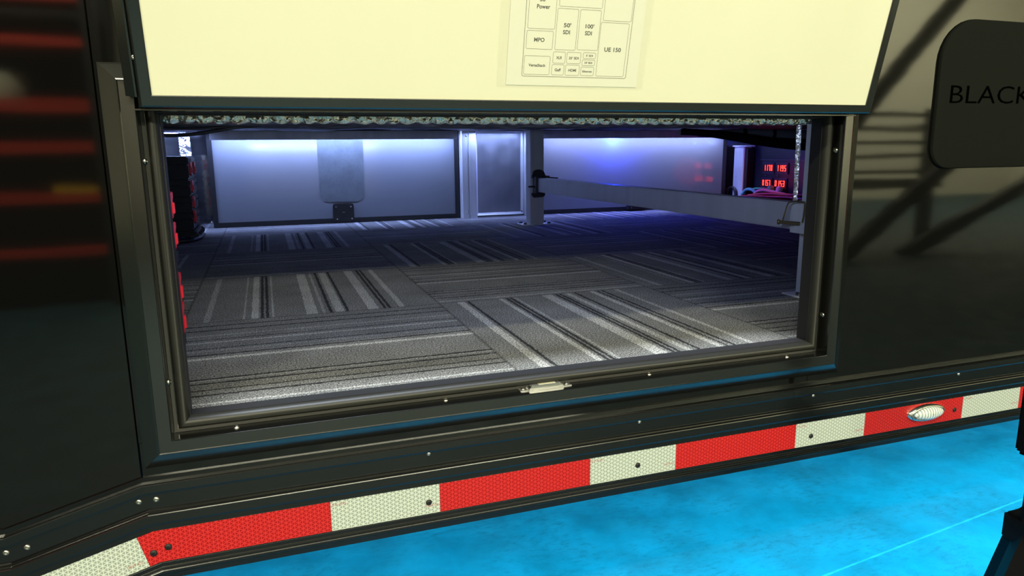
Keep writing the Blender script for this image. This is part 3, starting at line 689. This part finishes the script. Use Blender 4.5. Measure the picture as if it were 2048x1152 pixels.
# ------------------------------------------------------------------ stacked black cases with red latches
def case(parent_loc, lab, size, latch_face='x', handle=False, latches=1, group='black cases stacked by the left wall'):
    x0, x1, y0, y1, z0, z1 = size
    e = empty('tool_case', ((x0+x1)/2, (y0+y1)/2, z0), lab, 'case', group)
    h = z1-z0
    b = B(); b.box((x0, y0, z0+.002), (x1, y1, z0+h*.62), .006).box((x0+.004, y0+.004, z0), (x1-.004, y1-.004, z0+.01), .002); b.build('body', M['box'], e)
    b = B(); b.box((x0-.001, y0-.001, z0+h*.64), (x1+.002, y1+.001, z1-.001), .006)
    for q in range(3): b.box((x1+.001, y0+.02+q*.05, z0+h*.68), (x1+.004, y0+.035+q*.05, z1-.01), .001)
    b.build('lid', M['box'], e)
    return e
def latch(e, x, y, z, h, w=.030):
    b = B()
    b.prism([(y-w*.5, z+h*.5), (y+w*.62, z+h*.5), (y+w*.62, z+h*.28), (y+w*.25, z+h*.20), (y+w*.30, z-h*.36), (y-w*.02, z-h*.5), (y-w*.38, z-h*.36), (y-w*.40, z+h*.18), (y-w*.5, z+h*.3)], 'x', x, x+.009, .0012)
    b.prism([(y-w*.16, z+h*.12), (y+w*.10, z+h*.12), (y+w*.10, z-h*.30), (y-w*.16, z-h*.30)], 'x', x+.009, x+.013, .001)
    o = b.build('latch', M['redlatch'], e); o['label'] = 'red latch'; return o
# near stack: faces the gap beside the left jamb
NXF = -.2370; NY0, NY1 = .16, .470
zz = [.151, .2580, .3620, .4150, .4700]
labs = ['lowest black case of the near left stack', 'black case second from the bottom of the near left stack', 'black case third from the bottom of the near left stack', 'topmost full case of the near left stack, under the handles']
lz = [(.226, .060), (.286, .058), (.388, .050), (.446, .050)]
cs = []
for i in range(4): cs.append(case(None, labs[i]+', red latches facing the carpet', (-.60, NXF, NY0, NY1, zz[i], zz[i+1]-.001)))
for (z, h), k in zip(lz, (0, 1, 2, 3)):
    latch(cs[k], NXF-.0005, .385, z, h, .042)
# upright bail handles on the topmost
b = B(); b.tube([(NXF-.004, .30, .470), (NXF-.004, .30, .503), (NXF-.004, .312, .510), (NXF-.004, .398, .510), (NXF-.004, .408, .503), (NXF-.004, .408, .470)], .0028, 8, 3)
b.tube([(NXF-.012, .24, .470), (NXF-.012, .24, .500), (NXF-.012, .25, .506), (NXF-.012, .375, .506), (NXF-.012, .383, .500), (NXF-.012, .383, .470)], .0028, 8, 3); b.build('handle', M['handle'], cs[3])
# far stack
FX = -.374; fz = [.198, .278, .350, .425, .528]
for i, l_ in enumerate(('lowest black case of the far left stack on its wheeled base', 'black case second from the bottom of the far left stack', 'black case third from the bottom of the far left stack', 'tall topmost black case of the far left stack')):
    e = case(None, l_, (-.70, FX, 2.36, 2.70, fz[i], fz[i+1]-.001))
    if i == 3: latch(e, FX-.0005, 2.42, .470, .060, .05); latch(e, FX-.0005, 2.60, .470, .060, .05)
    if i == 2: latch(e, FX-.0005, 2.42, .392, .055, .05)
    if i == 1: latch(e, FX-.0005, 2.42, .320, .055, .05)
    if i == 0: latch(e, FX-.0005, 2.42, .255, .060, .05)
dl = empty('wheeled_base', (-.53, 2.52, .150), 'black wheeled base under the far left stack of cases', 'dolly')
b = B(); b.box((-.70, 2.345, .172), (FX+.008, 2.71, .197), .006); b.build('deck', M['box'], dl)
for x, y in ((-.395, 2.36), (-.395, 2.66), (-.66, 2.36)):
    b = B(); b.lathe([(.004, -.011), (.018, -.011), (.022, -.007), (.022, .007), (.018, .011), (.004, .011)], (x+.02, y, .1722), (.5, -1, 0), 18); b.build('wheel', M['dark'], dl, smooth=True)
b = B(); b.tube([(-.52, 2.30, .158), (-.44, 2.28, .160), (-.385, 2.30, .162), (-.350, 2.36, .166), (-.345, 2.45, .172)], .009, 10, 5); b.build('rubber_bumper', M['dark'], dl, smooth=True)

# ------------------------------------------------------------------ far left: foil on the wall, hanging cables
b = B(); g_ = []; NR = 60
for j in range(NR+1):
    z = .665-(.665-.33)*j/NR
    for i in range(13):
        x = -.455+.052*i/12; nn = noise.noise(Vector((x*40, (z+x*.8)*75, 2)))*.010
        g_.append(b.bm.verts.new((x, BW-.022+nn, z)))
for j in range(NR):
    for i in range(12): b.face([g_[j*13+i], g_[j*13+i+1], g_[(j+1)*13+i+1], g_[(j+1)*13+i]])
bmesh.ops.solidify(b.bm, geom=b.bm.faces[:], thickness=.003)
tag(b.build('foil_wall_strip', M['foil'], smooth=True, angle=70), 'crinkled foil hanging on the far wall above the black cases', 'insulation')
b = B(); b.tube([(-.62, .92, .600), (-.45, .97, .597), (-.311, 1.0, .5885), (-.238, 1.0, .5905), (-.176, 1.0, .600), (-.125, 1.0, .609), (0.0, 1.02, .622)], .0052, 10, 6)
tag(b.build('hanging_cable', M['dark'], smooth=True), 'thick black cable drooping under the foil at the left', 'cable')
b = B(); b.tube([(-.62, .88, .610), (-.45, .90, .606), (-.311, .93, .6045), (-.212, .93, .604), (-.17, .93, .607), (-.10, .93, .612), (.05, .93, .618)], .0035, 10, 6)
tag(b.build('hanging_cable', M['dark'], smooth=True), 'thinner black cable just above the drooping one, under the foil', 'cable')
b = B(); b.lathe([(0, 0), (.006, 0), (.005, .004), (0, .005)], (-.338, BW-.022, .182), (0, -1, 0), 12); tag(b.build('wall_rivet', M['steel'], smooth=True), 'small bright rivet low on the far aluminium sheet beside the black strip', 'rivet')

# ------------------------------------------------------------------ far right: electronics
EX = 2.945
eb = empty('meter_panel', (EX-.006, 2.48, .240), 'dark panel with four lit red number displays', 'panel')
b = B(); b.box((EX-.012, 2.20, .262), (EX, 2.675, .462), .003); b.build('panel_board', M['board'], eb)
b = B(); b.box((EX-.016, 2.20, .460), (EX-.004, 2.685, .466), .001); b.build('panel_rim', M['bezel'], eb)
SEG = {'0': 'abcdef', '1': 'bc', '2': 'abged', '3': 'abgcd', '4': 'fgbc', '5': 'afgcd', '6': 'afgedc', '7': 'abc', '8': 'abcdefg', '9': 'abcdfg'}
def digits(b, txt, yl, zc, w, h, x):
    n_ = len(txt); pitch = w/n_; dw = pitch*.66; t = h*.13
    for i, ch in enumerate(txt):
        c = yl-pitch*(i+.5); L, Rr, T, Bm = c+dw/2, c-dw/2, zc+h/2, zc-h/2
        rect = {'a': (L, Rr, T, T-t), 'd': (L, Rr, Bm+t, Bm), 'g': (L, Rr, zc+t/2, zc-t/2), 'f': (L, L-t, T, zc), 'e': (L, L-t, zc, Bm), 'b': (Rr+t, Rr, T, zc), 'c': (Rr+t, Rr, zc, Bm)}
        for s_ in SEG[ch]:
            ya, yb, za, zb = rect[s_]; b.box((x-.001, yb+.0006, zb+.0006), (x, ya-.0006, za-.0006))
for txt, ya, yb, za, zb in (('1170', 2.648, 2.548, .382, .440), ('1195', 2.530, 2.425, .382, .440), ('0157', 2.655, 2.560, .290, .346), ('0153', 2.540, 2.430, .290, .346)):
    b = B(); b.frame((0, 1, 0, 1), [(0, 0), (0, .1)]) if False else None
    b.box((EX-.020, yb-.004, za-.004), (EX-.012, ya+.004, zb+.006), .002); dsp = b.build('display', M['bezel'], eb)
    b.__init__(); b.box((EX-.0212, yb+.003, za+.004), (EX-.0200, ya-.003, zb-.002)); b.build('display_window', M['board'], dsp)
    b = B(); digits(b, txt, ya-.008, (za+zb)/2+.002, (ya-yb)-.016, .036, EX-.0214); dg = b.build('digits', M['digit'], dsp); dg['label'] = 'lit red digits'
for y in (2.625, 2.515):
    b = B(); b.lathe([(0, 0), (.006, 0), (.006, .005), (0, .006)], (EX-.012, y, .366), (-1, 0, 0), 10); b.build('knob', M['handle'], eb)
b = B(); b.lathe([(0, 0), (.009, 0), (.009, .004), (0, .005)], (EX-.012, 2.365, .402), (-1, 0, 0), 10); b.build('knob', M['handle'], eb)
# blue lit sensor above
bl = empty('blue_indicator_unit', (EX-.01, 2.61, .560), 'small dark unit with two bright blue lights above the meters', 'light')
b = B(); b.box((EX-.020, 2.50, .556), (EX, 2.67, .596), .004); b.build('housing', M['board'], bl)
for y in (2.643, 2.598):
    b = B(); b.lathe([(0, 0), (.013, 0), (.013, .004), (.009, .009), (0, .011)], (EX-.020, y, .576), (-1, 0, 0), 14); b.build('blue_light', M['bluelens'], bl, smooth=True)
# white upright channel
wc = empty('upright_channel', (2.905, 2.83, .200), 'tall pale metal channel standing next to the meter panel', 'channel')
b = B(); b.prism([(2.880, 2.885), (2.880, 2.795), (2.886, 2.790), (2.940, 2.790), (2.940, 2.796), (2.892, 2.798), (2.888, 2.802), (2.888, 2.885)], 'z', .200, .545); b.build('channel', M['alum_bright'], wc)
b = B(); b.box((2.865, 2.750, .543), (2.940, 2.890, .553), .002); b.build('cap', M['alum_bright'], wc)
b = B(); b.box((2.895, 2.765, .20), (2.944, 2.790, .535), .002); b.build('rubber_backing', M['dark'], wc)
# black coil and device under, cable bundle
b = B(); b.tube([(2.87+.0*i, 2.90-.045*math.cos(a)-.02, .235+.045*math.sin(a)) for i, a in enumerate([math.pi*k/8 for k in range(-3, 12)])], .010, 10, 3); tag(b.build('coiled_cable', M['dark'], smooth=True), 'loop of black cable at the foot of the pale channel', 'cable')
b = B(); b.box((2.70, 2.10, .151), (2.94, 2.78, .232), .006); b.build('x', M['box']); 
o = bpy.data.objects['x']; o.name = 'equipment_box'; tag(o, 'low black equipment box under the meter panel', 'box')
for col, lab, pts, rr in (('cteal', 'teal cable looping over the low black box', [(2.86, 2.76, .238), (2.86, 2.72, .272), (2.86, 2.66, .275), (2.86, 2.62, .25), (2.86, 2.66, .234)], .010),
                     ('cgreen', 'green cable lying across the low black box', [(2.89, 2.72, .27), (2.89, 2.66, .283), (2.89, 2.56, .283), (2.89, 2.50, .275), (2.90, 2.40, .262)], .006),
                     ('cpink', 'pink cable arching over the low black box', [(2.84, 2.62, .236), (2.85, 2.60, .268), (2.86, 2.55, .279), (2.86, 2.45, .272), (2.86, 2.34, .262), (2.88, 2.22, .262)], .008),
                     ('cred', 'red cable stretched along the low black box', [(2.80, 2.62, .242), (2.82, 2.52, .256), (2.84, 2.42, .262), (2.84, 2.30, .262), (2.86, 2.15, .272)], .009),
                     ('cred', 'lower red cable nearest the crossbar', [(2.78, 2.66, .237), (2.79, 2.55, .244), (2.80, 2.42, .247), (2.82, 2.28, .250), (2.83, 2.14, .246)], .007)):
    b = B(); b.tube(pts, rr, 8, 5); tag(b.build('cable', M[col], smooth=True), lab, 'cable')
for col, y, lab in (('cgreen', 2.535, 'green dome cap below the meters'), ('cwhite', 2.455, 'white dome cap below the meters')):
    b = B(); b.lathe([(0, -.012), (.021, -.012), (.021, .004), (.016, .014), (.008, .019), (0, .020)], (2.90, y, .288), (0, 0, 1), 16); tag(b.build('dome_cap', M[col], smooth=True), lab, 'cap')

# grey duct with straps and a dark sagging sheet under the ceiling at the right
b = B(); b.tube([(1.70, 1.55, .600), (1.88, 1.52, .598), (2.03, 1.50, .592), (2.20, 1.48, .580), (2.42, 1.45, .572), (2.80, 1.42, .570)], lambda t: .012+.022*min(1, t*2), 16, 6)
du = b.build('grey_duct', M['duct'], smooth=True); tag(du, 'grey flexible duct strapped under the ceiling at the right', 'duct')
for x, y, z, r_ in ((1.90, 1.515, .5975, .030), (2.035, 1.50, .592, .036)):
    b = B(); b.lathe([(r_-.004, -.006), (r_, -.006), (r_, .006), (r_-.004, .006)], (x, y, z), (1, -.12, -.12), 20); b.build('strap', M['dark'], du)
b = B(); b.tube([(1.42, 1.25, .600), (1.52, 1.25, .596), (1.64, 1.25, .582), (1.80, 1.25, .560), (2.00, 1.25, .543), (2.40, 1.24, .536)], lambda t: .010+.007*t, 12, 6)
tag(b.build('cable_bundle', M['dark'], smooth=True), 'thick black cable bundle sagging below the grey duct', 'cable')
b = B(); b.tube([(1.50, 1.36, .612), (1.70, 1.36, .600), (1.82, 1.36, .588), (1.98, 1.36, .572), (2.40, 1.36, .560)], .007, 10, 6)
tag(b.build('ceiling_cable', M['dark'], smooth=True), 'single black cable running across the grey duct', 'cable')

# ------------------------------------------------------------------ dark stand at the right edge of the picture
st_ = empty('equipment_stand', (1.235, -.30, -ZO), 'black stand with a splayed leg at the right edge, on the cyan-lit floor', 'stand')
b = B(); b.box((1.139, -.345, .015), (1.20, -.285, .20), .008); b.build('column', M['stand'], st_)
b = B(); b.tube([(1.172, -.30, .02), (1.174, -.30, -.15)], .006, 10, 0); b.build('post', M['stand'], st_)
def leg(a, c_):
    b = B(); b.tube([a, c_], .022, 4, 0); b.build('leg', M['stand'], st_)
leg((1.200, -.30, -.125), (1.010, -.33, -.415)); leg((1.20, -.32, -.12), (1.32, -.52, -.415)); leg((1.21, -.28, -.12), (1.36, -.13, -.415))
b = B(); b.box((1.166, -.335, -.165), (1.235, -.265, -.110), .006); b.build('collar', M['stand'], st_)
